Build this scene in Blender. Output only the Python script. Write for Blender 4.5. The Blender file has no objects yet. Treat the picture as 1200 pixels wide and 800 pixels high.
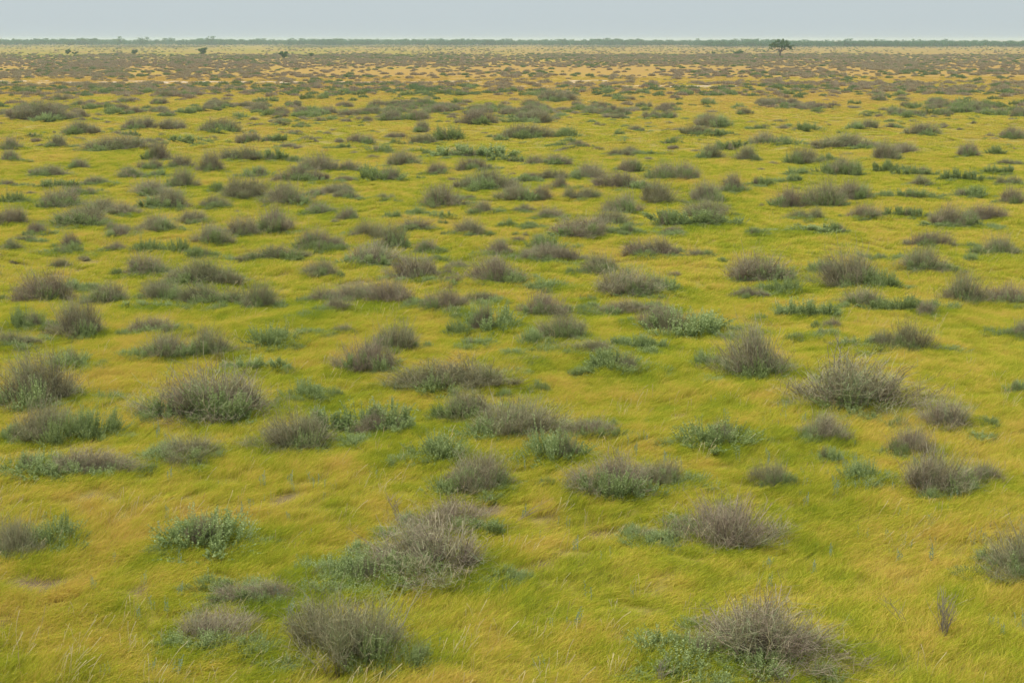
import bpy, math, random
import time as _tm; _t0 = _tm.time()
import numpy as np
R = math.radians
random.seed(7); rng = np.random.default_rng(11)
sc = bpy.context.scene; col = sc.collection

# ------------------------------------------------------------------ camera, sky, sun, exposure
W, HP = 1200.0, 800.0
F = 1833.0; CAMH = 6.0; HOR = 46.5
PITCH = math.atan((400 - HOR) / F)
cd = bpy.data.cameras.new('camera'); cam = bpy.data.objects.new('camera', cd); col.objects.link(cam)
cd.sensor_width = 36; cd.lens = F / W * 36; cd.clip_start = 0.1; cd.clip_end = 30000
cam.location = (0, 0, CAMH); cam.rotation_euler = (math.pi / 2 - PITCH, 0, 0)
sc.camera = cam
SUN_EL, SUN_AZ = R(58), R(-70)          # high, from the left; azimuth from +Y towards +X
wd = bpy.data.worlds.new('World'); sc.world = wd; wd.use_nodes = True
nt = wd.node_tree; nt.nodes.clear()
o_ = nt.nodes.new('ShaderNodeOutputWorld'); bg = nt.nodes.new('ShaderNodeBackground')
sk = nt.nodes.new('ShaderNodeTexSky'); sk.sky_type = 'NISHITA'; sk.sun_disc = False
sk.sun_elevation = SUN_EL; sk.sun_rotation = SUN_AZ; sk.dust_density = 5; sk.air_density = 1.0
mx = nt.nodes.new('ShaderNodeMix'); mx.data_type = 'RGBA'; mx.inputs[0].default_value = 0.86
mx.inputs[7].default_value = (6.0, 6.85, 7.15, 1)      # thick even cloud layer
# an evenly overcast sky is darker at the horizon than overhead (CIE overcast sky, softened)
tc = nt.nodes.new('ShaderNodeTexCoord'); sx_ = nt.nodes.new('ShaderNodeSeparateXYZ'); nt.links.new(tc.outputs['Generated'], sx_.inputs[0])
cl_ = nt.nodes.new('ShaderNodeMath'); cl_.operation = 'MAXIMUM'; nt.links.new(sx_.outputs[2], cl_.inputs[0]); cl_.inputs[1].default_value = 0
ma = nt.nodes.new('ShaderNodeMath'); ma.operation = 'MULTIPLY_ADD'; nt.links.new(cl_.outputs[0], ma.inputs[0]); ma.inputs[1].default_value = 1.15; ma.inputs[2].default_value = 1.0
vm = nt.nodes.new('ShaderNodeVectorMath'); vm.operation = 'SCALE'
nt.links.new(sk.outputs[0], mx.inputs[6]); nt.links.new(mx.outputs[2], vm.inputs[0]); nt.links.new(ma.outputs[0], vm.inputs['Scale']); nt.links.new(vm.outputs[0], bg.inputs[0])
bg.inputs[1].default_value = 0.1
nt.links.new(bg.outputs[0], o_.inputs[0])
sl = bpy.data.lights.new('sun', 'SUN'); sl.energy = 3.3; sl.angle = R(18); sl.color = (1, 0.95, 0.86)
so = bpy.data.objects.new('sun', sl); col.objects.link(so); so.rotation_euler = (R(90) - SUN_EL, 0, -SUN_AZ + math.pi)
import mathutils
_d = mathutils.Vector((math.sin(SUN_AZ) * math.cos(SUN_EL), math.cos(SUN_AZ) * math.cos(SUN_EL), math.sin(SUN_EL)))
so.rotation_euler = _d.to_track_quat('Z', 'Y').to_euler()
vs = sc.view_settings; vs.view_transform = 'Standard'; vs.look = 'None'; vs.exposure = 0.0; vs.gamma = 1
sc.render.film_transparent = False
sc.cycles.max_bounces = 6; sc.cycles.volume_bounces = 1; sc.cycles.diffuse_bounces = 3
sc.cycles.transparent_max_bounces = 8

# ------------------------------------------------------------------ helpers: projection
cp, sp = math.cos(PITCH), math.sin(PITCH)
def ground_at(px, py):
    u, v = (px - 600) / F, (400 - py) / F
    dy, dz = cp + v * sp, v * cp - sp
    t = -CAMH / dz
    return u * t, dy * t
def row_u(y):                                # world distance -> photo row (level ground)
    v = (-CAMH * cp + y * sp) / (y * cp + CAMH * sp)
    return 400 - F * v
def px_of(x, y):
    dep = y * cp + CAMH * sp
    return 600 + F * x / dep

# ------------------------------------------------------------------ helpers: noise, meshes
def _hash(ix, iy, s):
    h = (ix.astype(np.int64) * 374761393 + iy.astype(np.int64) * 668265263 + s * 1442695041) & 0x7fffffff
    h = ((h ^ (h >> 13)) * 1274126177) & 0x7fffffff
    return ((h ^ (h >> 16)) & 0xffff) / 65535.0
def vnoise(x, y, s=0):
    x = np.asarray(x, float); y = np.asarray(y, float)
    ix, iy = np.floor(x), np.floor(y); fx, fy = x - ix, y - iy
    fx = fx * fx * (3 - 2 * fx); fy = fy * fy * (3 - 2 * fy)
    a, b = _hash(ix, iy, s), _hash(ix + 1, iy, s); c, d = _hash(ix, iy + 1, s), _hash(ix + 1, iy + 1, s)
    return (a * (1 - fx) + b * fx) * (1 - fy) + (c * (1 - fx) + d * fx) * fy
def fbm(x, y, s=0, o=3):
    v = 0; a = .5; t = 0
    for k in range(o):
        v = v + a * vnoise(x, y, s + k * 17); t += a; a *= .5; x = x * 2.03 + 11.3; y = y * 2.03 + 4.7
    return v / t
def gz(x, y):
    x = np.asarray(x, float); y = np.asarray(y, float)
    f1 = np.clip(1 - y / 120, 0, 1); f2 = np.clip(1 - y / 500, 0, 1)
    return (vnoise(x / 1.1, y / 1.1, 3) - .5) * .09 * f1 + (vnoise(x / 3.7, y / 3.7, 5) - .5) * .16 * f2 + (vnoise(x / 15, y / 15, 9) - .5) * .12 * f2

def mesh_np(name, V, Q, attrs=None, smooth=False, mat=None):
    V = np.ascontiguousarray(V, dtype=np.float32).reshape(-1, 3); Q = np.ascontiguousarray(Q, dtype=np.int32)
    me = bpy.data.meshes.new(name); me.vertices.add(len(V)); me.vertices.foreach_set('co', V.ravel())
    if len(Q):
        n = Q.shape[1]
        me.loops.add(Q.size); me.loops.foreach_set('vertex_index', Q.ravel())
        me.polygons.add(len(Q)); me.polygons.foreach_set('loop_start', np.arange(0, Q.size, n, dtype=np.int32))
        me.polygons.foreach_set('use_smooth', np.full(len(Q), smooth))
    for k, a in (attrs or {}).items():
        a = np.asarray(a)
        if a.ndim == 2:
            at = me.attributes.new(k, 'FLOAT_VECTOR', 'POINT'); at.data.foreach_set('vector', a.astype(np.float32).ravel())
        elif a.dtype.kind == 'i':
            at = me.attributes.new(k, 'INT', 'POINT'); at.data.foreach_set('value', a.astype(np.int32))
        else:
            at = me.attributes.new(k, 'FLOAT', 'POINT'); at.data.foreach_set('value', a.astype(np.float32))
    me.update(calc_edges=True)
    if mat: me.materials.append(mat)
    return me
def unit(v): return v / np.maximum(np.linalg.norm(v, axis=-1, keepdims=True), 1e-9)
def ribbons(P, Wd, rnd=None, side=None):
    """strands P[N,K,3] of width Wd[N,K] -> verts, quads, attrs"""
    N, K = P.shape[:2]
    d = unit(P[:, -1] - P[:, 0])
    if side is None:
        side = unit(np.cross(d, rng.normal(size=(N, 3))))
    V = np.stack([P - side[:, None] * Wd[..., None] / 2, P + side[:, None] * Wd[..., None] / 2], 2).reshape(-1, 3)
    b = (np.arange(N)[:, None] * K + np.arange(K - 1)[None]) * 2
    Q = np.stack([b, b + 1, b + 3, b + 2], -1).reshape(-1, 4)
    t = np.broadcast_to(np.linspace(0, 1, K)[None, :, None], (N, K, 2)).ravel()
    r = rng.random(N) if rnd is None else rnd
    return V, Q, {'t': t, 'rnd': np.repeat(r, K * 2)}
def join(parts):
    Vs, Qs, off, at = [], [], 0, {}
    for V, Q, a in parts:
        Vs.append(V); Qs.append(Q + off); off += len(V)
        for k in a: at.setdefault(k, []).append(a[k])
    return np.concatenate(Vs), np.concatenate(Qs), {k: np.concatenate(v) for k, v in at.items()}

def tube_path(pts, rad, seg=7):
    pts = np.array(pts, float); rad = np.array(rad, float); n = len(pts)
    V = []; 
    for i in range(n):
        d = unit(pts[min(i + 1, n - 1)] - pts[max(i - 1, 0)])
        a = unit(np.cross(d, [0.31, 0.9, 0.2])); b = np.cross(d, a)
        for k in range(seg):
            th = 2 * math.pi * k / seg
            V.append(pts[i] + rad[i] * (math.cos(th) * a + math.sin(th) * b))
    Q = [[i * seg + k, i * seg + (k + 1) % seg, (i + 1) * seg + (k + 1) % seg, (i + 1) * seg + k] for i in range(n - 1) for k in range(seg)]
    V = np.array(V); return V, np.array(Q), {'t': np.repeat(np.linspace(0, 1, n), seg), 'rnd': np.full(len(V), random.random())}

# ------------------------------------------------------------------ helpers: materials
class NT:
    def __init__(s, name):
        s.m = bpy.data.materials.new(name); s.m.use_nodes = True; s.t = s.m.node_tree; s.t.nodes.clear()
        s.out = s.t.nodes.new('ShaderNodeOutputMaterial')
    def n(s, ty, **kw):
        nd = s.t.nodes.new(ty)
        for k, v in kw.items(): setattr(nd, k, v)
        return nd
    def set(s, sock, v):
        if hasattr(v, 'is_output'): s.t.links.new(v, sock)
        else: sock.default_value = v
    def math(s, op, a, b=0.0, c=0.0, clamp=False):
        nd = s.n('ShaderNodeMath', operation=op, use_clamp=clamp); s.set(nd.inputs[0], a); s.set(nd.inputs[1], b); s.set(nd.inputs[2], c); return nd.outputs[0]
    def attr(s, name, ty='GEOMETRY'):
        return s.n('ShaderNodeAttribute', attribute_name=name, attribute_type=ty).outputs['Fac']
    def noise(s, sc_, detail=2.0, off=(0, 0, 0), rough=.5):
        g = s.n('ShaderNodeNewGeometry'); mp = s.n('ShaderNodeMapping'); s.t.links.new(g.outputs['Position'], mp.inputs[0])
        mp.inputs['Scale'].default_value = sc_; mp.inputs['Location'].default_value = off
        nz = s.n('ShaderNodeTexNoise'); nz.inputs['Scale'].default_value = 1; nz.inputs['Detail'].default_value = detail
        nz.inputs['Roughness'].default_value = rough
        s.t.links.new(mp.outputs[0], nz.inputs['Vector']); return nz.outputs['Fac']
    def maprange(s, v, a, b, c=0.0, d=1.0):
        nd = s.n('ShaderNodeMapRange'); s.set(nd.inputs[0], v)
        for i, q in enumerate((a, b, c, d)): nd.inputs[i + 1].default_value = q
        return nd.outputs[0]
    def posy(s):
        g = s.n('ShaderNodeNewGeometry'); x = s.n('ShaderNodeSeparateXYZ'); s.t.links.new(g.outputs['Position'], x.inputs[0]); return x.outputs[1], x.outputs[0]
    def ramp(s, fac, stops):
        nd = s.n('ShaderNodeValToRGB'); e = nd.color_ramp.elements
        while len(e) < len(stops): e.new(0.5)
        for el, (p, c) in zip(e, stops): el.position = p; el.color = (*c, 1)
        s.set(nd.inputs[0], fac); return nd.outputs[0]
    def mix(s, f, a, b, ty='MIX'):
        nd = s.n('ShaderNodeMix', data_type='RGBA', blend_type=ty); s.set(nd.inputs[0], f)
        for i, v in ((6, a), (7, b)):
            if isinstance(v, tuple): nd.inputs[i].default_value = (*v, 1)
            else: s.t.links.new(v, nd.inputs[i])
        return nd.outputs[2]
    def foliage(s, c, trans=.25, rough=None):
        d = s.n('ShaderNodeBsdfDiffuse'); s.t.links.new(c, d.inputs[0])
        t = s.n('ShaderNodeBsdfTranslucent'); s.t.links.new(c, t.inputs[0])
        m = s.n('ShaderNodeMixShader'); m.inputs[0].default_value = trans
        s.t.links.new(d.outputs[0], m.inputs[1]); s.t.links.new(t.outputs[0], m.inputs[2])
        s.t.links.new(m.outputs[0], s.out.inputs[0]); return s.m

GREEN = (0.25, 0.32, 0.035); YG = (0.55, 0.53, 0.055); GOLD = (0.72, 0.54, 0.10); TAN = (0.68, 0.46, 0.13)
def grass_colour(s, rnd, lush):
    A = s.noise((.22, .13, .2), 3.0); B = s.noise((1.5, .9, 1.2), 4.0, (7, 3, 1), .6); D = s.noise((.035, .011, .02), 3.0, (3, 9, 0))
    y, x = s.posy()
    far = s.maprange(y, 70, 190, 0, 1)
    f = s.math('MULTIPLY_ADD', A, 1.15, -.575)
    f = s.math('ADD', f, s.math('MULTIPLY_ADD', B, 1.3, -.65))
    f = s.math('ADD', f, s.math('MULTIPLY_ADD', rnd, .6, -.3))
    f = s.math('ADD', f, s.math('MULTIPLY', s.math('MULTIPLY_ADD', D, 1.6, -.52), far))
    f = s.math('ADD', f, .53)
    f = s.math('SUBTRACT', f, s.math('MULTIPLY', lush, .28))
    f = s.math('ADD', f, s.math('MULTIPLY', s.maprange(y, 120, 230, 0, .22), s.maprange(y, 420, 560, 1, .2)))
    f = s.math('SUBTRACT', f, s.math('MULTIPLY', s.maprange(y, 420, 520, 0, .2), s.maprange(s.math('DIVIDE', x, y), -.15, .08, 1, 0)))
    return s.ramp(f, [(0.0, GREEN), (.28, (.38, .41, .02)), (.48, YG), (.72, GOLD), (1.0, TAN)])

def m_grass():
    s = NT('grass_blades'); rnd = s.attr('rnd'); t = s.attr('t'); lush = s.attr('lush', 'INSTANCER')
    c = grass_colour(s, rnd, lush)
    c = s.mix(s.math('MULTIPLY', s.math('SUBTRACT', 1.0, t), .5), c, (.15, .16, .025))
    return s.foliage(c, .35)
def m_ground():
    s = NT('ground_soil_and_thatch'); lush = s.attr('lush'); bare = s.attr('bare'); brown = s.attr('brown')
    fine = s.noise((14, 14, 14), 4.0); c = grass_colour(s, fine, lush)
    y, x = s.posy()
    thatch = s.mix(s.noise((5, 5, 5), 4.0), (.16, .13, .03), (.34, .28, .05))
    c = s.mix(1.0, c, s.mix(s.maprange(y, 420, 520), (.50, .43, .34), (.42, .38, .42)), 'MULTIPLY')  # far tint, darkened in colour to stand in for self-shadow among grass blades
    c = s.mix(s.maprange(y, 90, 200), thatch, c)
    mid = s.noise((1.2, .5, 1), 4.0)
    c = s.mix(s.maprange(mid, .35, .75, 0, .35), c, (.24, .19, .06))
    c = s.mix(s.math('MULTIPLY', brown, .9), c, s.mix(fine, (.09, .06, .035), (.19, .13, .08)))
    c = s.mix(bare, c, s.mix(fine, (.42, .33, .25), (.62, .52, .43)))
    b = s.n('ShaderNodeBsdfPrincipled'); s.t.links.new(c, b.inputs['Base Color']); b.inputs['Roughness'].default_value = .95
    b.inputs['Specular IOR Level'].default_value = .1
    bp = s.n('ShaderNodeBump'); bp.inputs['Strength'].default_value = .6; bp.inputs['Distance'].default_value = .04
    s.t.links.new(fine, bp.inputs['Height']); s.t.links.new(bp.outputs[0], b.inputs['Normal'])
    s.t.links.new(b.outputs[0], s.out.inputs[0]); return s.m
def m_twigs():
    s = NT('grey_brown_twigs'); rnd = s.attr('rnd'); t = s.attr('t')
    oi = s.n('ShaderNodeObjectInfo')
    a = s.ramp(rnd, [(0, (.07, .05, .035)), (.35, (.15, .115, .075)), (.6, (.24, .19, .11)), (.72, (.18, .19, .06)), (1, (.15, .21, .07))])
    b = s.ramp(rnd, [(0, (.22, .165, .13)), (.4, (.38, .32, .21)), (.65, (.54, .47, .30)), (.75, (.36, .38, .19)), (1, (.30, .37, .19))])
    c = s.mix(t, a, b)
    c = s.mix(s.maprange(oi.outputs['Random'], 0, .5, .34, 0), c, (.24, .145, .125))
    c = s.mix(s.maprange(oi.outputs['Random'], .5, 1, 0, .4), c, (.20, .20, .08))
    return s.foliage(c, .1)
def m_leaves():
    s = NT('blue_green_saltbush_leaves'); rnd = s.attr('rnd'); t = s.attr('t'); oi = s.n('ShaderNodeObjectInfo')
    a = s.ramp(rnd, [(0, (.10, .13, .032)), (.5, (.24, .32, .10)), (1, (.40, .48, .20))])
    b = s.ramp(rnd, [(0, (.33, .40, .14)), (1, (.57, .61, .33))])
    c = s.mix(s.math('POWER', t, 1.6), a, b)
    c = s.mix(s.maprange(oi.outputs['Random'], 0, 1, 0, .45), c, (.17, .20, .05))
    return s.foliage(c, .25)
def m_simple(name, stops, trans=.2, nscale=(.3, .3, .3)):
    s = NT(name); rnd = s.attr('rnd'); f = s.math('ADD', s.math('MULTIPLY', rnd, .5), s.math('MULTIPLY', s.noise(nscale, 2.0), .6))
    return s.foliage(s.ramp(f, stops), trans)
M_GRASS, M_GROUND, M_TWIG, M_LEAF = m_grass(), m_ground(), m_twigs(), m_leaves()
M_SCRUB = m_simple('distant_brown_scrub', [(.1, (.26, .19, .145)), (.45, (.37, .285, .20)), (.7, (.39, .33, .19)), (.95, (.31, .33, .15))], .1, (.02, .012, .02))
M_GSCRUB = m_simple('distant_green_scrub', [(.1, (.12, .17, .07)), (.6, (.20, .26, .10)), (1, (.28, .29, .14))], .2)
M_WOOD = m_simple('distant_woodland_leaves', [(.1, (.02, .075, .025)), (.6, (.045, .15, .045)), (1, (.07, .22, .06))], .2, (.01, .01, .01))
M_TREE = m_simple('tree_leaves', [(.1, (.04, .10, .025)), (.6, (.075, .17, .04)), (1, (.13, .22, .06))], .3, (.5, .5, .5))
M_BARK = m_simple('tree_bark', [(.2, (.10, .075, .055)), (1, (.20, .16, .12))], 0.0, (3, 3, 8))
M_DEAD = m_simple('dead_grey_wood', [(.1, (.12, .09, .07)), (.6, (.30, .25, .19)), (1, (.45, .39, .30))], 0.0, (3, 3, 3))
M_SPRIG = m_simple('pale_sprig_leaves', [(.1, (.16, .24, .14)), (1, (.34, .42, .30))], .3, (1, 1, 1))

def tag(o, label=None, cat=None, group=None, kind=None):
    for k, v in (('label', label), ('category', cat), ('group', group), ('kind', kind)):
        if v: o[k] = v
    return o
def link(name, me, parent=None):
    o = bpy.data.objects.new(name, me); col.objects.link(o); o.parent = parent; return o

# ------------------------------------------------------------------ bush meshes (unit width 1, unit height 1)
def lobes_of(kind):
    if kind == 'round': return [(0, 0, .48, .9)] + [(random.uniform(-.24, .24), random.uniform(-.2, .2), random.uniform(.2, .34), random.uniform(.75, 1.08)) for _ in range(3)]
    return [(-.27 + random.uniform(-.04, .04), random.uniform(-.06, .06), .23, random.uniform(.62, .9)), (0, random.uniform(-.1, .1), .25, random.uniform(.8, 1.05)),
            (.26 + random.uniform(-.05, .05), random.uniform(-.06, .06), .24, random.uniform(.6, 1.0)), (random.uniform(-.2, .2), random.uniform(-.1, .1), .22, 1.0)]
def lump(phi, s): return .55 + .85 * fbm(np.cos(phi) * 1.6 + s, np.sin(phi) * 1.6 + s * 3.1, s, 3)
def twig_mesh(kind, seed, n=1500, wid=.74, K=5, sub=4):
    L = lobes_of(kind); A = np.array([l[2] ** 1.3 * l[3] for l in L]); A /= A.sum(); parts = []
    wide = kind != 'round'
    for (cx, cy, r, hh), a in zip(L, A):
        m = int(n * a)
        nt_ = max(6, int(46 * a)) ; tph = rng.random(nt_) * 2 * math.pi; tq = np.sqrt((np.arange(nt_) + rng.random(nt_)) / nt_)
        tz = rng.uniform(.62, 1.05, nt_); tc = rng.random(nt_); tw_ = rng.uniform(.35, 1.5, nt_); tk = rng.choice(nt_, m, p=tw_ / tw_.sum())
        loose = rng.random(m) < .24
        ph = np.where(loose, rng.random(m) * 2 * math.pi, tph[tk]); q = np.where(loose, np.sqrt(rng.random(m)) * 1.08, tq[tk])
        rr = q * r * lump(ph, seed) * 1.12
        z = hh * np.clip(1.05 - .85 * np.clip(q, 0, 1.1) ** 2.6, 0.14, 1) * np.where(loose, .35 + .85 * rng.random(m), tz[tk] * (.38 + .66 * rng.random(m)))
        ysq = 1.15 if wide else 1.0
        jit = rng.normal(size=(m, 3)) * [r * .2, r * .2, 0]
        E = np.stack([cx + rr * np.cos(ph) + .07 * z, cy + rr * np.sin(ph) * ysq, z], 1) + jit * (.4 + z[:, None])
        B = np.stack([cx + .58 * rr * np.cos(ph), cy + .58 * rr * np.sin(ph), np.full(m, -.08)], 1) + jit * .35
        tt = np.linspace(0, 1, K)[None, :, None]
        mid = B + (E - B) * [.35, .35, .62]
        P = (1 - tt) ** 2 * B[:, None] + 2 * tt * (1 - tt) * mid[:, None] + tt ** 2 * E[:, None]
        P = P + rng.normal(size=P.shape) * [.012, .012, .015] * tt
        Wd = np.broadcast_to(np.linspace(.0075, .0026, K) * wid, (m, K)) * (0.6 + .8 * rng.random((m, 1)))
        rn = np.clip(rng.random(m) * .45 + .62 * tc[tk] - .03, 0, 1)
        parts.append(ribbons(P, Wd, rn))
        for k in range(sub):
            j = rng.random((m, 1)) * .45 + .5
            S = P[np.arange(m), np.minimum((j[:, 0] * (K - 1)).astype(int), K - 2)] ; 
            S = S + (P[np.arange(m), np.minimum((j[:, 0] * (K - 1)).astype(int) + 1, K - 1)] - S) * rng.random((m, 1))
            d = rng.normal(size=(m, 3)) * [.065, .065, .08] + [.015, 0, .09]
            T = np.stack([S, S + d * [.5, .5, .6] + rng.normal(size=(m, 3)) * .008, S + d], 1)
            v_, q_, a_ = ribbons(T, np.broadcast_to(np.array([.004, .0032, .0018]) * wid, (m, 3)), rn)
            a_['t'] = .5 + .5 * a_['t']; parts.append((v_, q_, a_))
    m = 26        # stout bleached stems that poke out past the rest
    ph = rng.random(m) * 6.283; rr = .47 * np.sqrt(rng.random(m)); E = np.stack([rr * np.cos(ph), rr * np.sin(ph) * (.5 if wide else .9), rng.uniform(.55, 1.0, m) * np.where(rng.random(m) < .3, 1.22, 1)], 1)
    B = E * [.45, .45, 0] - [0, 0, .05]; tt = np.linspace(0, 1, 6)[None, :, None]
    P = B[:, None] + (E - B)[:, None] * tt + rng.normal(size=(m, 6, 3)) * [.017, .017, .02]
    v_, q_, a_ = ribbons(P, np.broadcast_to(np.linspace(.010, .0035, 6), (m, 6)), rng.uniform(.45, .7, m)); a_['t'] = .45 + .55 * a_['t']; parts.append((v_, q_, a_))
    V, Q, a = join(parts)
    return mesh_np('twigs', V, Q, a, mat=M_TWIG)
def leaf_mesh(kind, seed, n=230, per=28, size=1.0):
    L = lobes_of(kind); A = np.array([l[2] ** 1.5 for l in L]); A /= A.sum(); parts = []
    for (cx, cy, r, hh), a in zip(L, A):
        m = int(n * a)
        nt_ = max(6, int(40 * a)); tph = rng.random(nt_) * 2 * math.pi; tq = np.sqrt((np.arange(nt_) + rng.random(nt_)) / nt_)
        tz = rng.uniform(.6, 1.12, nt_); tc = rng.random(nt_); tk = rng.integers(0, nt_, m)
        loose = rng.random(m) < .2
        ph = np.where(loose, rng.random(m) * 2 * math.pi, tph[tk]); q = np.where(loose, np.sqrt(rng.random(m)) * 1.1, tq[tk])
        rr = q * r * lump(ph, seed) * 1.15
        z = hh * np.sqrt(np.clip(1.08 - np.clip(q, 0, 1) ** 2.2, .08, 1)) * tz[tk] * (.55 + .5 * rng.random(m) ** .7)
        jit = rng.normal(size=(m, 3)) * [r * .13, r * .13, 0]
        E = np.stack([cx + rr * np.cos(ph), cy + rr * np.sin(ph), z], 1) + jit
        B = np.stack([cx + .7 * rr * np.cos(ph), cy + .7 * rr * np.sin(ph), np.full(m, -.06)], 1) + jit * .4
        tt = np.linspace(0, 1, 4)[None, :, None]; mid = B + (E - B) * [.3, .3, .6]
        P = (1 - tt) ** 2 * B[:, None] + 2 * tt * (1 - tt) * mid[:, None] + tt ** 2 * E[:, None]
        rn = np.clip(rng.random(m) * .5 + .5 * tc[tk], 0, 1)
        parts.append(ribbons(P, np.broadcast_to(np.linspace(.007, .003, 4), (m, 4)), rn * .3))
        w = .12 + .88 * (np.arange(per) + rng.random((m, per))) / per
        w = w[..., None]; b_, m_, e_ = B[:, None], mid[:, None], E[:, None]
        C = (1 - w) ** 2 * b_ + 2 * w * (1 - w) * m_ + w * w * e_
        d = rng.normal(size=(m, per, 3)) * [1, 1, .5] + [0, 0, .9]; d = unit(d)
        ln = size * (.012 + .026 * rng.random((m, per, 1))) * (1.15 - .5 * w)
        sd = unit(np.cross(d, rng.normal(size=(m, per, 3)))) * ln * .30
        # z is in unit height (about .45 of the width), so leaves are stretched to keep their shape
        st = np.array([1, 1, 2.0])
        V = np.stack([C, C + (d * ln * .5 + sd) * st, C + d * ln * st, C + (d * ln * .5 - sd) * st], 2).reshape(-1, 3)
        Q = np.arange(len(V)).reshape(-1, 4)
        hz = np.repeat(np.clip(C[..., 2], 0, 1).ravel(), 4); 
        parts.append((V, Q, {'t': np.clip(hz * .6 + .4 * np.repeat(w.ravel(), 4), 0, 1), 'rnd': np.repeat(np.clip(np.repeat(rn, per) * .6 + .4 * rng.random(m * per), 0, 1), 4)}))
    V, Q, a = join(parts)
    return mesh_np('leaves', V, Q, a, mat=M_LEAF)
TW = {k: [twig_mesh(k, i + (0 if k == 'round' else 9), 1500 if k == 'round' else 2000) for i in range(5)] for k in ('round', 'wide')}
LV = {k: [leaf_mesh(k, i + (20 if k == 'round' else 30), 420 if k == 'round' else 640) for i in range(5)] for k in ('round', 'wide')}

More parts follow.
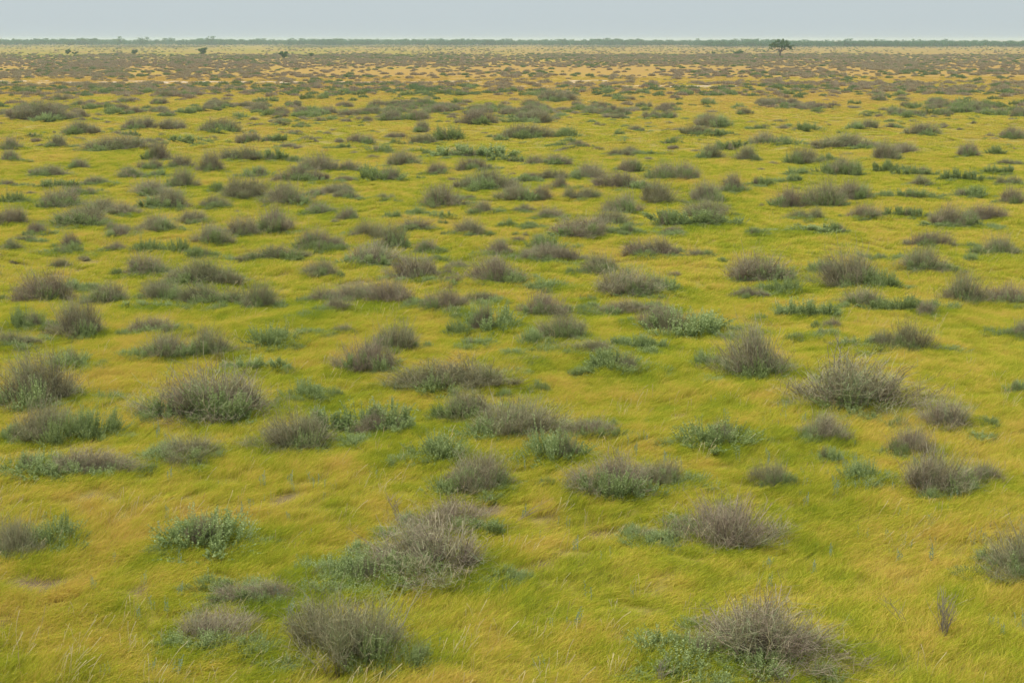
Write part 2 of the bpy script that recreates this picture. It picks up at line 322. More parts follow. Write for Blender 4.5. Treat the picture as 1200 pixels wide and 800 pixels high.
# ------------------------------------------------------------------ the bushes of the photograph
# x, base row, width, height (photo pixels), kind: T twiggy, G leafy saltbush, M twigs over leaves; optional label
S = '''
38 478 90 58 T large dark brown twiggy bush at the left edge, behind a lower twiggy bush
50 522 65 48 T dense purple brown twiggy bush with pale tangled twigs, second row at left edge
243 495 112 66 M big bush with pale brown twigs on top and bright green leafy front
425 513 116 42 g long low dark green saltbush touching a brown twiggy bush on its left
345 528 76 45 T brown twiggy bush joined to the long low dark saltbush on its right
40 562 70 32 G low green saltbush below the tangled twiggy bush at the left edge
103 561 88 30 M low olive spreading bush right of the low green saltbush at left edge
217 542 68 32 M lone olive bush with pale leaf tips below the big green fronted bush
12 649 60 54 T pale twiggy bush cut by the left edge beside a blue green saltbush
60 645 66 40 G blue green saltbush right of the pale twiggy bush at the left edge
243 643 98 50 G round dark green saltbush standing alone in grass at lower left
298 706 86 28 m sprawling low green bush with bare twigs in grass, below the round dark saltbush
250 758 92 46 m low bush of green shoots under bleached bare twigs, bottom left
415 781 124 82 T tall pinkish brown twiggy bush in the bottom row with green shoots at foot
487 781 46 34 G loose green leafy clump leaning against the tall bush in the bottom row
495 677 130 64 T broad tan twiggy bush above the tall one, blue green leaves on its left
430 684 72 38 G blue green saltbush at the left foot of the broad tan twiggy bush
375 681 58 24 G thin grey green bush with fallen stems left of the broad tan bush
525 622 100 38 M grey bush with dark bare twigs sticking out left, behind broad tan bush
560 578 64 50 T reddish brown upright twiggy bush behind the grey bush with bare twigs
715 586 90 50 m loose grey green bush with thin stems right of the reddish twiggy bush
776 570 50 30 m small wispy pale bush at the right side of the loose grey green bush
510 546 64 34 G compact dark green saltbush left of the reddish brown twiggy bush
608 520 92 48 T broad brown twiggy bush in the centre with saltbush in front
645 551 62 46 g grey green saltbush standing in front of the broad brown central bush
690 522 70 24 m low dark bush trailing to the right of the broad brown central bush
550 493 66 34 m loose green bush with thin bare stems behind the broad central bush
852 637 106 58 T dome shaped pale brown twiggy bush alone at lower right
778 634 50 20 T sparse low twigs left of the dome shaped pale brown bush
905 783 144 74 T wide open branched purple brown bush at the bottom right with green shoot
812 784 104 40 G low blue green saltbush left of the wide open branched bottom bush
1222 690 90 80 M tall bush with bleached stems cut by the right edge of the photo
837 531 92 38 G broad blue green saltbush standing alone right of centre
910 572 42 42 M small saltbush with dark base below right of the broad blue green saltbush
1015 569 44 34 G round dull green saltbush left of the dense twiggy pair at right
972 544 32 26 G loose pale green sprigs below the airy tan bush at right
1108 578 74 50 T dense purple brown bush with green shoots at its foot, right side
1158 565 34 32 T small brown twiggy bush touching the right side of the dense purple brown one
1068 533 46 42 T pale brown twiggy bush behind the dense purple brown one at right
1112 503 64 32 T low brown twiggy bush right of the largest twiggy mound
1010 483 128 60 T largest twiggy mound at right, wide grey brown dome with tan tips
964 519 48 42 T airy tan bush of thin stems in front of the largest twiggy mound
1197 467 30 18 G
885 445 74 56 T tall brown twiggy bush with blue green patch at its upper right
832 435 34 20 G small saltbush at the left foot of the tall brown twiggy bush
1072 414 46 38 T rounded purple brown bush with bright green leaves at its base
1008 413 62 16 G loose low green bush with bare twigs left of the rounded purple bush
1038 413 32 20 M
1200 398 30 24 T
946 376 62 22 G low flat blue green saltbush alone at right of the tall brown bush
1062 371 66 20 G
1086 374 24 16 T
1014 365 46 24 M
1135 360 50 34 T
1180 361 44 24 M
892 332 66 34 M wide greyish twiggy bush with a green saltbush at its lower right
916 347 40 22 G bright blue green saltbush at the lower right of a wide greyish bush
878 351 34 13 T
998 339 60 44 T tall brown bush between two small saltbushes, upper right
960 320 32 15 G
1033 341 36 22 G
1040 308 36 9 G
1088 322 56 26 M
1142 310 20 9 G
523 457 116 36 T long dark brown twiggy bush with two humps left of centre
425 439 56 38 M bush of brown twigs and green leaves left of the two humped one
460 416 48 34 M
603 431 62 10 m
683 420 60 15 T
723 441 68 30 g grey green saltbush with a dark right side, below small brown bushes
577 393 54 34 g
633 373 46 28 M
657 404 48 34 M
625 411 32 24 G
534 396 28 20 G
556 413 34 16 G
670 370 30 9 G
727 368 50 16 T
770 366 30 12 G
737 383 22 10 G
770 388 44 32 T
808 394 92 34 g wide dark green bush with brown twigs at its left end
705 322 40 24 M
735 347 64 34 T
777 344 34 22 g
520 368 42 28 T
528 374 32 13 G
483 365 30 11 G
413 356 42 26 T
455 361 52 34 T
433 313 62 24 M
486 329 48 30 T
512 308 24 9 G
578 333 60 28 T dome shaped brown twiggy bush alone on yellow grass, centre
47 352 62 40 T dense dome of pale purple twigs near the left edge
80 340 30 17 G
29 390 38 30 g dark green round bush under the dome of pale twigs at left
8 410 50 18 M
88 396 56 44 T
172 323 45 24 M
235 335 72 30 T
188 352 42 28 T
125 356 48 24 M
170 363 60 12 G
252 359 72 26 M
302 363 40 30 T
375 326 36 20 T
388 357 40 17 T
318 306 70 18 m
173 393 60 20 m
190 422 52 30 M
242 421 50 30 M
315 410 60 28 G
353 379 25 11 G
366 400 30 9 G
78 435 46 26 G
295 438 64 18 G
352 471 46 26 G
10 522 32 28 G
108 520 50 36 G
166 489 20 18 m
14 264 32 24 T
88 267 60 24 M
118 251 36 20 T
143 254 36 16 T
66 245 44 24 M
14 239 30 16 G
50 223 66 12 G
58 208 44 13 T
93 199 20 13 T
9 192 22 13 M
10 176 22 16 T
65 174 24 13 T
130 177 68 17 T
92 158 46 15 T
45 142 68 22 T
160 153 40 14 T
200 153 34 13 T
255 157 50 16 T
222 169 44 9 G
293 168 28 13 T
318 168 34 9 G
184 190 28 20 T
211 198 26 17 T
172 200 28 12 T
150 210 28 14 T
181 210 24 10 G
246 203 30 22 T
280 191 50 16 T
310 191 40 14 g
298 210 38 15 g
212 221 32 20 T
173 231 42 20 T
251 225 18 13 G
285 235 50 28 T
252 245 30 16 M
195 246 50 22 M
335 242 52 26 T
371 202 38 22 T
350 216 50 18 M
373 252 28 16 T
224 262 32 15 T
183 273 40 21 T
283 276 34 24 T
322 272 42 35 T
366 292 36 36 T
371 296 34 16 G
393 291 24 24 T
242 286 42 26 T
204 296 28 22 G
235 302 30 16 G
82 290 24 16 T
75 299 38 15 G
134 294 22 12 M
172 295 36 18 G
129 272 18 12 T
409 259 24 22 T
445 214 52 20 g
470 197 34 18 M
445 181 30 12 G
411 202 24 13 M
421 170 30 12 T
495 170 28 12 T
525 166 34 18 g
456 143 30 15 T
488 143 32 15 T
494 156 22 12 T
557 148 46 16 T
622 146 50 14 T
618 163 56 15 T
667 162 30 14 G
653 120 46 14 T
462 170 12 8 G
511 207 22 16 T
556 203 36 15 T
553 188 86 16 G
595 193 44 10 G
570 226 58 24 T
603 238 44 22 T
635 238 26 16 T
680 237 40 16 T
648 213 32 12 T
656 225 20 15 T
641 198 48 13 M
692 211 40 20 T
738 203 26 17 T
783 213 36 20 T
731 225 58 18 T
775 240 40 26 T
735 251 40 25 T
787 268 30 26 g
830 258 54 24 T
822 269 90 22 G
517 244 50 24 T
490 253 20 12 G
460 258 20 11 G
515 258 30 9 G
645 257 30 14 T
716 266 46 20 T
680 280 66 26 M
549 277 34 20 T
596 268 18 13 G
487 271 34 14 M
431 279 34 22 T
459 291 38 28 T
400 295 16 22 G
502 296 24 17 T
585 301 32 18 T
641 294 42 21 g
766 303 54 22 T
826 237 38 22 T
805 214 30 22 T
860 228 28 20 M
892 221 28 12 G
835 187 26 16 T
850 178 40 12 G
876 189 28 16 T
896 171 30 17 M
926 170 28 11 G
952 156 36 10 G
836 150 38 18 T
821 161 42 12 M
1013 152 32 11 T
1083 160 36 14 T
1190 164 24 15 M
1169 182 22 11 G
1135 186 24 20 T
995 175 62 17 T
1040 190 30 22 T
1063 182 30 14 T
943 192 34 20 T
970 190 20 11 G
991 207 32 22 T
966 207 28 13 G
936 208 24 11 G
1047 203 42 14 G
1077 208 46 12 G
1171 205 38 11 G
1128 215 40 14 G
1183 218 26 11 T
1081 219 24 11 T
1137 231 38 14 G
1041 234 24 10 G
1080 235 48 12 G
1192 239 28 22 T
928 245 36 24 T
968 244 46 32 T
1002 235 38 22 T
1017 259 34 19 T
947 260 38 13 M
1062 257 46 14 G
1120 266 44 28 T
1158 259 50 18 T
1118 268 62 9 G
1091 291 50 18 T
948 277 84 11 G
982 276 24 16 g
1174 301 34 24 M
1150 302 26 12 G
'''
bushes = []
for ln in S.strip().split('\n'):
    p = ln.split(' ', 5)
    bushes.append(dict(x=float(p[0]), y=float(p[1]), w=float(p[2]), h=float(p[3]), k=p[4], lab=(p[5] if len(p) > 5 else None), hand=True))

# -------- plant cover of the plain beyond, by distance band
def cover(y_row):      # share of the view hidden by scrub, from the bands in which it grows
    return np.interp(y_row, [47, 52, 55.5, 56.5, 63, 65, 77, 80, 91, 93, 96, 99, 112, 115, 121, 124, 134, 139, 150, 175, 200, 300, 420],
                     [.45, .65, .65, .22, .25, .93, .93, .62, .68, .3, .35, .90, .86, .25, .28, .60, .60, .5, .50, .46, .42, .34, .16])
def greenish(x, y_row):
    base = np.interp(y_row, [50, 60, 72, 100, 104, 112, 130, 200], [.6, .5, .15, .15, .5, .6, .4, .35])
    return base
auto = []; far_t = []; far_g = []
occ = []
for b in bushes:
    X, Y = ground_at(b['x'], b['y']); occ.append((b['x'], b['y'], b['w'], b['h']))
occ = np.array(occ)
def bare_at(x, y):      # strips of pale dry mud across the plain
    w = (fbm(x / 45, y * 0 + 3, 91, 3) - .5) * 9
    def strip(c, hw, x0, x1, s, th=.44):
        e = np.clip(1 - np.abs(y - c - w) / hw, 0, 1) * np.clip((x - x0) / 4, 0, 1) * np.clip((x1 - x) / 4, 0, 1)
        return np.clip((fbm(x / 9, y / 6, s, 3) - th) * 7, 0, 1) * np.clip(e * 3, 0, 1)
    o = np.maximum(strip(229, 9, -90, 16, 61, .40), strip(203, 5, -20, 40, 62))
    o = np.maximum(o, strip(222, 7, -90, -60, 66, .2))
    o = np.maximum(o, strip(118, 2.5, -12, -3, 63))
    return o * .7

# candidate sites: each thin distance row gets plants at a rate that gives the cover seen there
rs = np.random.default_rng(5)
yr = 49.0; rows = []
while yr < 420:
    D = ground_at(600, yr)[1]
    wm = float(np.interp(yr, [49, 64, 140, 200], [1.2, 1.3, 1.15, 1.0])); hm = float(np.interp(yr, [49, 64, 140, 200], [.34, .42, .44, .42]))
    ww = wm * F / D; hh = hm * F / D + .5 * wm * CAMH * F / (D * D)
    step = max(hh * .2, .2); c = float(cover(yr))
    n = int(1500 / ww * 4)
    px = rs.uniform(-150, 1350, n); X = (px - 600) / F * D
    cl = fbm(X / (4 + D * .03), np.full(n, D / (3 + D * .035)), 31, 3)
    c2 = np.clip(c + (cl - .5) * 3.4 * min(c, 1 - c + .06), 0, .97)
    lam = -np.log(1 - c2) * 1.7          # mean number of plants over each point of the view
    pr = lam * (step / hh) / 4
    if 190 < D < 240: pr = np.where(bare_at(X, np.full(n, D)) > .25, pr * .12, pr)
    for k in np.nonzero(rs.random(n) < pr)[0]:
        s_ = rs.uniform(.5, 1.4); jy = yr + rs.uniform(-step, step) * .5; w_, h_ = ww * s_, hh * s_ * rs.uniform(.75, 1.1)
        if jy > 140:
            if np.any((np.abs(occ[:, 0] - px[k]) < (occ[:, 2] + w_) * .36) & (jy < occ[:, 1] + occ[:, 3] * .35) & (jy > occ[:, 1] - occ[:, 3] * .9)): continue
            w_ *= rs.uniform(.45, .85); h_ *= .62
        g = rs.random() < greenish(px[k], jy) + (vnoise(X[k] / 9, D / 14, 77) - .5) * .9
        rows.append((jy, float(px[k]), w_, h_, bool(g)))
    yr += step
rows.sort(key=lambda r: -r[2] * (1 if 0 < r[1] < 1200 else .0001))
ni = {'T': sum(b['k'] == 'T' for b in bushes), 'G': sum(b['k'] != 'T' for b in bushes)}
for jy, px, w_, h_, g in rows:
    k = 'G' if g else 'T'
    if ni[k] < 298 and jy > 105 and 0 < px < 1200:
        ni[k] += 1; bushes.append(dict(x=px, y=jy, w=w_, h=h_, k=k, lab=None, hand=False))
    else: (far_g if g else far_t).append((jy, px, w_, h_))

LOOK = {'T': ('grey brown twiggy bush', 'twiggy_bush'), 'G': ('blue green leafy saltbush', 'saltbush'),
        'g': ('dark green saltbush with brown twigs', 'saltbush'), 'M': ('bush of brown twigs above green leaves', 'mixed_bush'),
        'm': ('loose thin stemmed green bush', 'mixed_bush')}
GRP = {'twiggy_bush': 'twiggy bushes dotted over the grassy plain', 'saltbush': 'leafy saltbushes dotted over the grassy plain', 'mixed_bush': 'half leafy bushes dotted over the grassy plain'}
for b in bushes:
    X, Y = ground_at(b['x'], b['y']); dist = math.hypot(Y, CAMH); mpp = dist / F
    w = b['w'] * mpp; dr = .72 if b['w'] / b['h'] < 2.6 else .52
    a = w * dr / 2; sn = CAMH / dist; cs = Y / dist; hm = b['h'] * mpp
    t = hm - a * sn
    bb = math.sqrt(max(t * t - a * a * sn * sn, (0.42 * hm) ** 2)) / cs
    b.update(X=X, Y=Y + a * .9, W=w, A=a, B=min(bb + .04, w * .72))
def relation(i):
    b = bushes[i]; best = None
    for j, c in enumerate(bushes):
        if j == i or c['w'] * c['h'] < b['w'] * b['h'] * .8: continue
        dx, dy = c['x'] - b['x'], c['y'] - b['y']
        d = math.hypot(dx / (b['w'] + c['w']), dy / (b['h'] + c['h']) * .9)
        if best is None or d < best[0]: best = (d, dx, dy, c)
    if not best or best[0] > 1.6: return 'standing apart'
    d, dx, dy, c = best
    nm = {'T': 'twiggy bush', 'G': 'saltbush', 'g': 'dark saltbush', 'M': 'leafy bush', 'm': 'loose bush'}[c['k']]
    if abs(dx) / (b['w'] + c['w']) > abs(dy) / (b['h'] + c['h']) * .9: r = 'left of ' if dx > 0 else 'right of '
    else: r = 'behind ' if dy > 0 else 'before '
    return r + nm
ROWS = [(60, 'horizon flats'), (118, 'scrub belt'), (132, 'below scrub belt'), (150, 'orange grass'), (175, 'far field'), (205, 'upper field'), (235, 'upper middle'), (270, 'middle field'), (310, 'mid distance'), (350, 'nearer middle'), (400, 'halfway down'), (460, 'below halfway'), (600, 'nearer field'), (900, 'foreground')]
COLS = ['left edge', 'far left', 'left side', 'inner left', 'centre left', 'centre right', 'inner right', 'right side', 'far right', 'right edge']
def place_words(b):
    r = [t for a, t in ROWS if b['y'] >= a or a == 60][-1]; return r + ', ' + COLS[int(min(max(b['x'] / 120, 0), 9))]
ORD = {2: ['left one', 'right one'], 3: ['leftmost', 'middle one', 'rightmost'], 4: ['leftmost', 'second from left', 'second from right', 'rightmost'],
       5: ['leftmost', 'second from left', 'middle one', 'second from right', 'rightmost']}
SHORT = {'T': 'brown twiggy bush', 'G': 'blue-green leafy saltbush', 'g': 'dark green saltbush', 'M': 'half leafy bush', 'm': 'loose green bush'}
def base_label(b, lvl, i):
    wm = b['W']; size = 'tiny' if wm < .55 else 'small' if wm < .8 else 'middling' if wm < 1.1 else 'broad' if wm < 1.6 else 'huge'
    if lvl == 1: size += ' flat' if b['w'] / b['h'] > 2.9 else ' tall' if b['w'] / b['h'] < 1.6 else ''
    t = '%s %s' % (size, SHORT[b['k']])
    if lvl >= 2: t += ' ' + relation(i)
    return t + ' ' + place_words(b)
todo = {i: 0 for i, b in enumerate(bushes) if not b['lab']}
for lvl in (0, 1, 2):
    g = {}
    for i in todo: g.setdefault(base_label(bushes[i], lvl, i), []).append(i)
    done = []
    for lb, ids in g.items():
        if len(ids) > (1 if lvl == 0 else 3 if lvl == 1 else 5): continue
        ids.sort(key=lambda i: bushes[i]['x'])
        for n_, i in enumerate(ids): bushes[i]['lab'] = lb + ('' if len(ids) == 1 else ', ' + ORD[len(ids)][n_]); done.append(i)
    for i in done: todo.pop(i)
for i in todo: bushes[i]['lab'] = base_label(bushes[i], 1, i)
print('unsingled labels', len(todo))
used = {}
def part(me, parent, loc, rot, scl, name):
    o = link(name, me, parent); o.location = loc; o.rotation_euler = (random.gauss(0, .07), random.gauss(.05, .08), rot); o.scale = scl; return o
for i, b in enumerate(bushes):
    k = b['k']; look, nm = LOOK[k]
    z = float(gz(b['X'], b['Y'])) + .0
    e = link(nm, None); e.location = (b['X'], b['Y'], z); e.empty_display_size = .2
    lab = b['lab']
    used.setdefault(lab, []).append(e)
    tag(e, lab, 'bush' if nm != 'saltbush' else 'saltbush', GRP[nm])
    shp = 'wide' if b['w'] / b['h'] > (2.3 if k == 'T' else 2.75) else 'round'
    rz = random.choice([0, math.pi]) + random.uniform(-.3, .3)
    if shp == 'round': rz = random.uniform(0, 6.28)
    dy = 2 * b['A'] if shp == 'round' else max(2 * b['A'], .6 * b['W'])
    kf = 1.14 if b['y'] < 160 else 1.28 if b['y'] < 300 else 1.36; scl = (b['W'] * kf, dy * kf, b['B'] * 1.22)
    if shp == 'round': m_ = scl[0] * .75 + scl[1] * .25; scl = (m_ * 1.06, m_ * 1.06, scl[2]); 
    tw = random.choice(TW[shp]); lv = random.choice(LV[shp]); W_, A_, B_ = b['W'], b['A'], b['B']
    sx = random.choice([-1, 1])
    if k == 'T':
        part(tw, e, (0, 0, 0), rz, scl, 'twigs')
        if b['w'] > 16 and random.random() < .9:
            q = random.uniform(.7, 1.3)
            part(random.choice(LV['round']), e, (sx * W_ * random.uniform(.0, .35), -A_ * .8, 0), random.uniform(0, 6), (W_ * q, A_ * 2.0, B_ * random.uniform(.6, 1.05)), 'leaves')
    elif k == 'G':
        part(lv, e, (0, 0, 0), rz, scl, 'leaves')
        if b['w'] > 20 and random.random() < .6:
            part(random.choice(TW['round']), e, (sx * W_ * .15, A_ * .15, 0), random.uniform(0, 6), (W_ * .5, W_ * .4, B_ * 1.0), 'twigs')
    elif k == 'g':
        part(lv, e, (0, 0, 0), rz, scl, 'leaves')
        part(random.choice(TW['round']), e, (sx * W_ * .18, 0, 0), random.uniform(0, 6), (W_ * .6, W_ * .45, B_ * 1.0), 'twigs')
    else:
        f = 1 if k == 'M' else .9
        part(tw, e, (0, A_ * .1, 0), rz, (scl[0] * f, scl[1] * f, scl[2]), 'twigs')
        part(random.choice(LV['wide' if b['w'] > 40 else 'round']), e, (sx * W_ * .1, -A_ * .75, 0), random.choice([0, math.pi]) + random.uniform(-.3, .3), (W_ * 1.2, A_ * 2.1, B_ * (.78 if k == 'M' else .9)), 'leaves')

# ------------------------------------------------------------------ distances to bushes -> greener grass there
BX = np.array([(b['X'], b['Y'], b['W'], b['A']) for b in bushes])
def lush_at(x, y):
    out = np.zeros(len(x))
    for bx, by, bw, ba in BX:
        if by > 90: continue
        m = (np.abs(x - bx) < bw * 2) & (np.abs(y - by) < bw * 2)
        if not m.any(): continue
        dx = (x[m] - bx - .12 * bw) / (bw * .78 + .12); dy = (y[m] - by + .1 * bw) / (ba * 1.7 + .15)
        v = np.clip(1.3 - np.sqrt(dx * dx + dy * dy) * (.8 + .5 * vnoise(x[m] * 2.3, y[m] * 2.3, 19)), 0, 1)
        out[m] = np.maximum(out[m], v)
    return out
BARE = [(40, 682, 46, 12), (575, 598, 24, 6), (333, 582, 20, 5), (168, 688, 22, 5), (702, 722, 26, 5), (1040, 778, 34, 7), (760, 712, 22, 5), (330, 588, 16, 4),
        (545, 722, 26, 5), (940, 592, 18, 4), (490, 722, 18, 4), (815, 722, 16, 4), (1130, 778, 22, 6), (10, 720, 20, 5), (118, 580, 20, 4), (640, 655, 16, 4)]
BW = []
for x, y, w, h in BARE:
    X, Y = ground_at(x, y); X2, Y2 = ground_at(x, y - h); BW.append((X, Y, w * Y / F, abs(Y2 - Y)))
def brown_at(x, y):
    out = np.clip((fbm(x / 1.3, y / 1.3, 55, 3) - .70) * 7, 0, 1) * .6
    for X, Y, a, b_ in BW:
        d = np.sqrt(((x - X) / a) ** 2 + ((y - Y) / b_) ** 2) + (fbm(x * 3, y * 3, 8) - .5) * .8
        out = np.maximum(out, np.clip((1.15 - d) * 2, 0, 1))
    return out
# ------------------------------------------------------------------ ground
ys = list(np.arange(-60, 8, 4.0)) + list(np.arange(8, 60, .3))
while ys[-1] < 260: ys.append(ys[-1] * 1.007)
while ys[-1] < 14000: ys.append(ys[-1] * 1.06)
ys = np.array(ys); s_ = np.linspace(-1, 1, 420); nx, ny = len(s_), len(ys)
hw = 45 + 1.15 * np.maximum(ys, 0) + (np.maximum(-ys, 0)) * .3
GX = hw[:, None] * (.42 * s_ + .58 * s_ ** 3)[None]; GY = np.repeat(ys[:, None], nx, 1)
gx, gy = GX.ravel(), GY.ravel()
i0 = (np.arange(ny - 1)[:, None] * nx + np.arange(nx - 1)[None]).ravel()
ground = link('ground', mesh_np('ground', np.stack([gx, gy, gz(gx, gy)], 1), np.stack([i0, i0 + 1, i0 + nx + 1, i0 + nx], 1),
    {'lush': lush_at(gx, gy), 'bare': bare_at(gx, gy), 'brown': brown_at(gx, gy) * np.clip((110 - gy) / 40, 0, 1)}, True, M_GROUND))
tag(ground, kind='structure')

# ------------------------------------------------------------------ scattering by geometry nodes (stuff only)
def scatter(name, pts, rot, scl, vid, meshes, extra=None, label=None, cat=None):
    me = mesh_np(name, pts, np.zeros((0, 4), int), {'rotv': rot, 'sclv': scl, 'vid': vid.astype(np.int32), **(extra or {})})
    o = link(name, me)
    c = bpy.data.collections.new(name + '_kinds')
    for k, m in enumerate(meshes):
        c.objects.link(bpy.data.objects.new('%s_%02d' % (name, k), m))
    g = bpy.data.node_groups.new(name, 'GeometryNodeTree')
    g.interface.new_socket('Geometry', in_out='INPUT', socket_type='NodeSocketGeometry'); g.interface.new_socket('Geometry', in_out='OUTPUT', socket_type='NodeSocketGeometry')
    N = g.nodes.new; gi, go = N('NodeGroupInput'), N('NodeGroupOutput')
    ci = N('GeometryNodeCollectionInfo'); ci.inputs[0].default_value = c; ci.inputs[1].default_value = True; ci.inputs[2].default_value = True
    ip = N('GeometryNodeInstanceOnPoints'); ip.inputs['Pick Instance'].default_value = True
    def at(nm, ty):
        a = N('GeometryNodeInputNamedAttribute'); a.data_type = ty; a.inputs[0].default_value = nm; return a.outputs[0]
    L = g.links.new
    L(gi.outputs[0], ip.inputs['Points']); L(ci.outputs[0], ip.inputs['Instance']); L(at('vid', 'INT'), ip.inputs['Instance Index'])
    e2r = N('FunctionNodeEulerToRotation'); L(at('rotv', 'FLOAT_VECTOR'), e2r.inputs[0]); L(e2r.outputs[0], ip.inputs['Rotation'])
    L(at('sclv', 'FLOAT_VECTOR'), ip.inputs['Scale']); L(ip.outputs[0], go.inputs[0])
    md = o.modifiers.new('scatter', 'NODES'); md.node_group = g
    tag(o, label, cat, kind='stuff'); return o

def blade_patch(size, n, hmin, hmax, wid, K=4, lean=.55):
    x, y = rng.uniform(-size / 2, size / 2, n), rng.uniform(-size / 2, size / 2, n)
    # blades gather in loose tufts
    tx, ty = rng.uniform(-size / 2, size / 2, 14), rng.uniform(-size / 2, size / 2, 14); k = rng.integers(0, 14, n)
    x = x * .6 + tx[k] * .4; y = y * .6 + ty[k] * .4
    h = hmin + (hmax - hmin) * rng.random(n); az = rng.normal(0, .72, n) - .1
    ln = h * (lean + .35 * rng.normal(size=n)).clip(.05, 1.3)
    t = np.linspace(0, 1, K)[None]
    P = np.stack([x[:, None] + ln[:, None] * np.cos(az)[:, None] * t ** 1.8, y[:, None] + ln[:, None] * np.sin(az)[:, None] * t ** 1.8,
                  h[:, None] * (t - .22 * t ** 3) - .02], 2)
    P[:, 1:] += rng.normal(size=(n, K - 1, 3)) * h[:, None, None] * .02
    Wd = wid * (1 - .75 * t ** 1.5) * (.6 + .8 * rng.random((n, 1)))
    V, Q, a = ribbons(P, Wd)
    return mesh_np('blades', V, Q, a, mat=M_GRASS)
def field(d0, d1, spacing, margin):
    P = []; y = d0
    while y < d1:
        wv = .335 * y + margin; n = int(2 * wv / spacing) + 1
        x = np.linspace(-wv, wv, n) + rng.uniform(-.5, .5, n) * spacing
        P.append(np.stack([x, np.full(n, y) + rng.uniform(-.5, .5, n) * spacing], 1)); y += spacing
    return np.concatenate(P)
NEAR = [blade_patch(.5, 420, .07, .19, .0042) for _ in range(8)]
MIDP = [blade_patch(.9, 520, .07, .17, .0085, 4) for _ in range(6)]
FARP = [blade_patch(2.0, 700, .06, .14, .02, 3) for _ in range(6)]
pts, rots, scls, vids, lus = [], [], [], [], []
for (d0, d1, spg, mg, base, cnt) in ((12.0, 36, .25, 4, 0, 8), (35, 85, .48, 6, 8, 6), (83, 260, 1.25, 12, 14, 6)):
    P = field(d0, d1, spg, mg); x, y = P[:, 0], P[:, 1]
    br = np.maximum(brown_at(x, y) * (y < 100), bare_at(x, y)); lu = lush_at(x, y)
    fade = np.clip((y - 150) / 110, 0, 1)
    keep = (rng.random(len(x)) > br * .93) & (rng.random(len(x)) > fade * .75)
    x, y, br, lu = x[keep], y[keep], br[keep], lu[keep]; n = len(x)
    hn = .50 + .95 * fbm(x / .9, y / .9, 14, 3) + .36 * lu - .3 * br
    pts.append(np.stack([x, y, gz(x, y)], 1))
    wdir = (fbm(x / 5, y / 5, 23, 2) - .5) * 1.3
    rots.append(np.stack([rng.normal(0, .06, n), (fbm(x / .9, y / .9, 29, 2) - .5) * .8, wdir + rng.normal(0, .22, n)], 1))
    sxy = rng.uniform(.9, 1.15, n)
    scls.append(np.stack([sxy, sxy, hn], 1)); vids.append(base + rng.integers(0, cnt, n)); lus.append(lu)
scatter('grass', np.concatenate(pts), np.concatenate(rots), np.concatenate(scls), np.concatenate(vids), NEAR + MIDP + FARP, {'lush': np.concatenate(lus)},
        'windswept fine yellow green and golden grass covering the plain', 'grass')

# ------------------------------------------------------------------ scrub too small and too many to tell apart
def low_bush(kind, n, wid):
    ph = rng.random(n) * 6.283; q = np.sqrt(rng.random(n)); r = .5 * q * lump(ph, int(rng.integers(50)))
    z = np.sqrt(np.clip(1.05 - q ** 2.2, .05, 1)) * (.5 + .55 * rng.random(n))
    E = np.stack([r * np.cos(ph), r * np.sin(ph), z], 1); B = E * [.6, .6, 0] - [0, 0, .05]
    P = np.stack([B, (B + E) / 2 + rng.normal(size=(n, 3)) * .03, E], 1)
    Wd = np.broadcast_to(np.array([.7, 1, .5]) * wid, (n, 3))
    V, Q, a = ribbons(P, Wd); return mesh_np('scrub', V, Q, a, mat=(M_SCRUB if kind == 'T' else M_GSCRUB))
near_fill = [q for q in far_t + far_g if q[0] > 128]; far_t = [q for q in far_t if q[0] <= 128]; far_g = [q for q in far_g if q[0] <= 128]
for nm, lst, kind, lab in (('distant_brown_scrub', far_t, 'T', 'dense grey brown scrub in bands across the far plain'), ('distant_green_scrub', far_g, 'G', 'dull green low scrub in bands across the far plain'),
        ('small_filler_scrub', near_fill, 'F', 'small low scrubby plants filling the gaps between the bushes')):
    A = np.array(lst); P = []; Sx = []
    for jy, px, w_, h_ in lst:
        X, Y = ground_at(px, jy); w = w_ * Y / F; P.append((X, Y + w * .3, float(gz(X, Y)))); Sx.append((w * 1.1, w * 1.1, max(.18, h_ * Y / F * .95)))
    n = len(P); P = np.array(P)
    scatter(nm, P, np.stack([np.zeros(n), np.zeros(n), rng.random(n) * 6.28], 1), np.array(Sx), rng.integers(0, 5 if kind != 'F' else 10, n), [low_bush(kind, 260, .03) for _ in range(5)] if kind != 'F' else TW['round'] + LV['round'], None, lab, 'scrub')
    print(nm, n)

# ------------------------------------------------------------------ far woodland on the horizon
def crown_mesh(n=260):
    c = rng.normal(size=(9, 3)) * [.26, .26, .16] + [0, 0, .55]; k = rng.integers(0, 9, n)
    C = c[k] + rng.normal(size=(n, 3)) * [.12, .12, .10]; C[:, 2] = np.clip(C[:, 2], .06, 1.0)
    d = unit(rng.normal(size=(n, 3))); s = unit(np.cross(d, rng.normal(size=(n, 3)))); L_ = .055 + .05 * rng.random((n, 1))
    V = np.stack([C - d * L_, C + s * L_ * .7, C + d * L_, C - s * L_ * .7], 1).reshape(-1, 3)
    t1, t2, t3 = tube_path([(0, 0, -.02), (.02, 0, .25), (.05, .02, .5)], [.03, .024, .015], 5)
    a = {'t': np.full(len(V), .5), 'rnd': np.repeat(rng.random(n), 4)}
    V, Q, a = join([(V, np.arange(len(V)).reshape(-1, 4), a), (t1, t2, t3)])
    return mesh_np('crown', V, Q, a, mat=M_WOOD)
P, Sx = [], []
rw = np.random.default_rng(3)
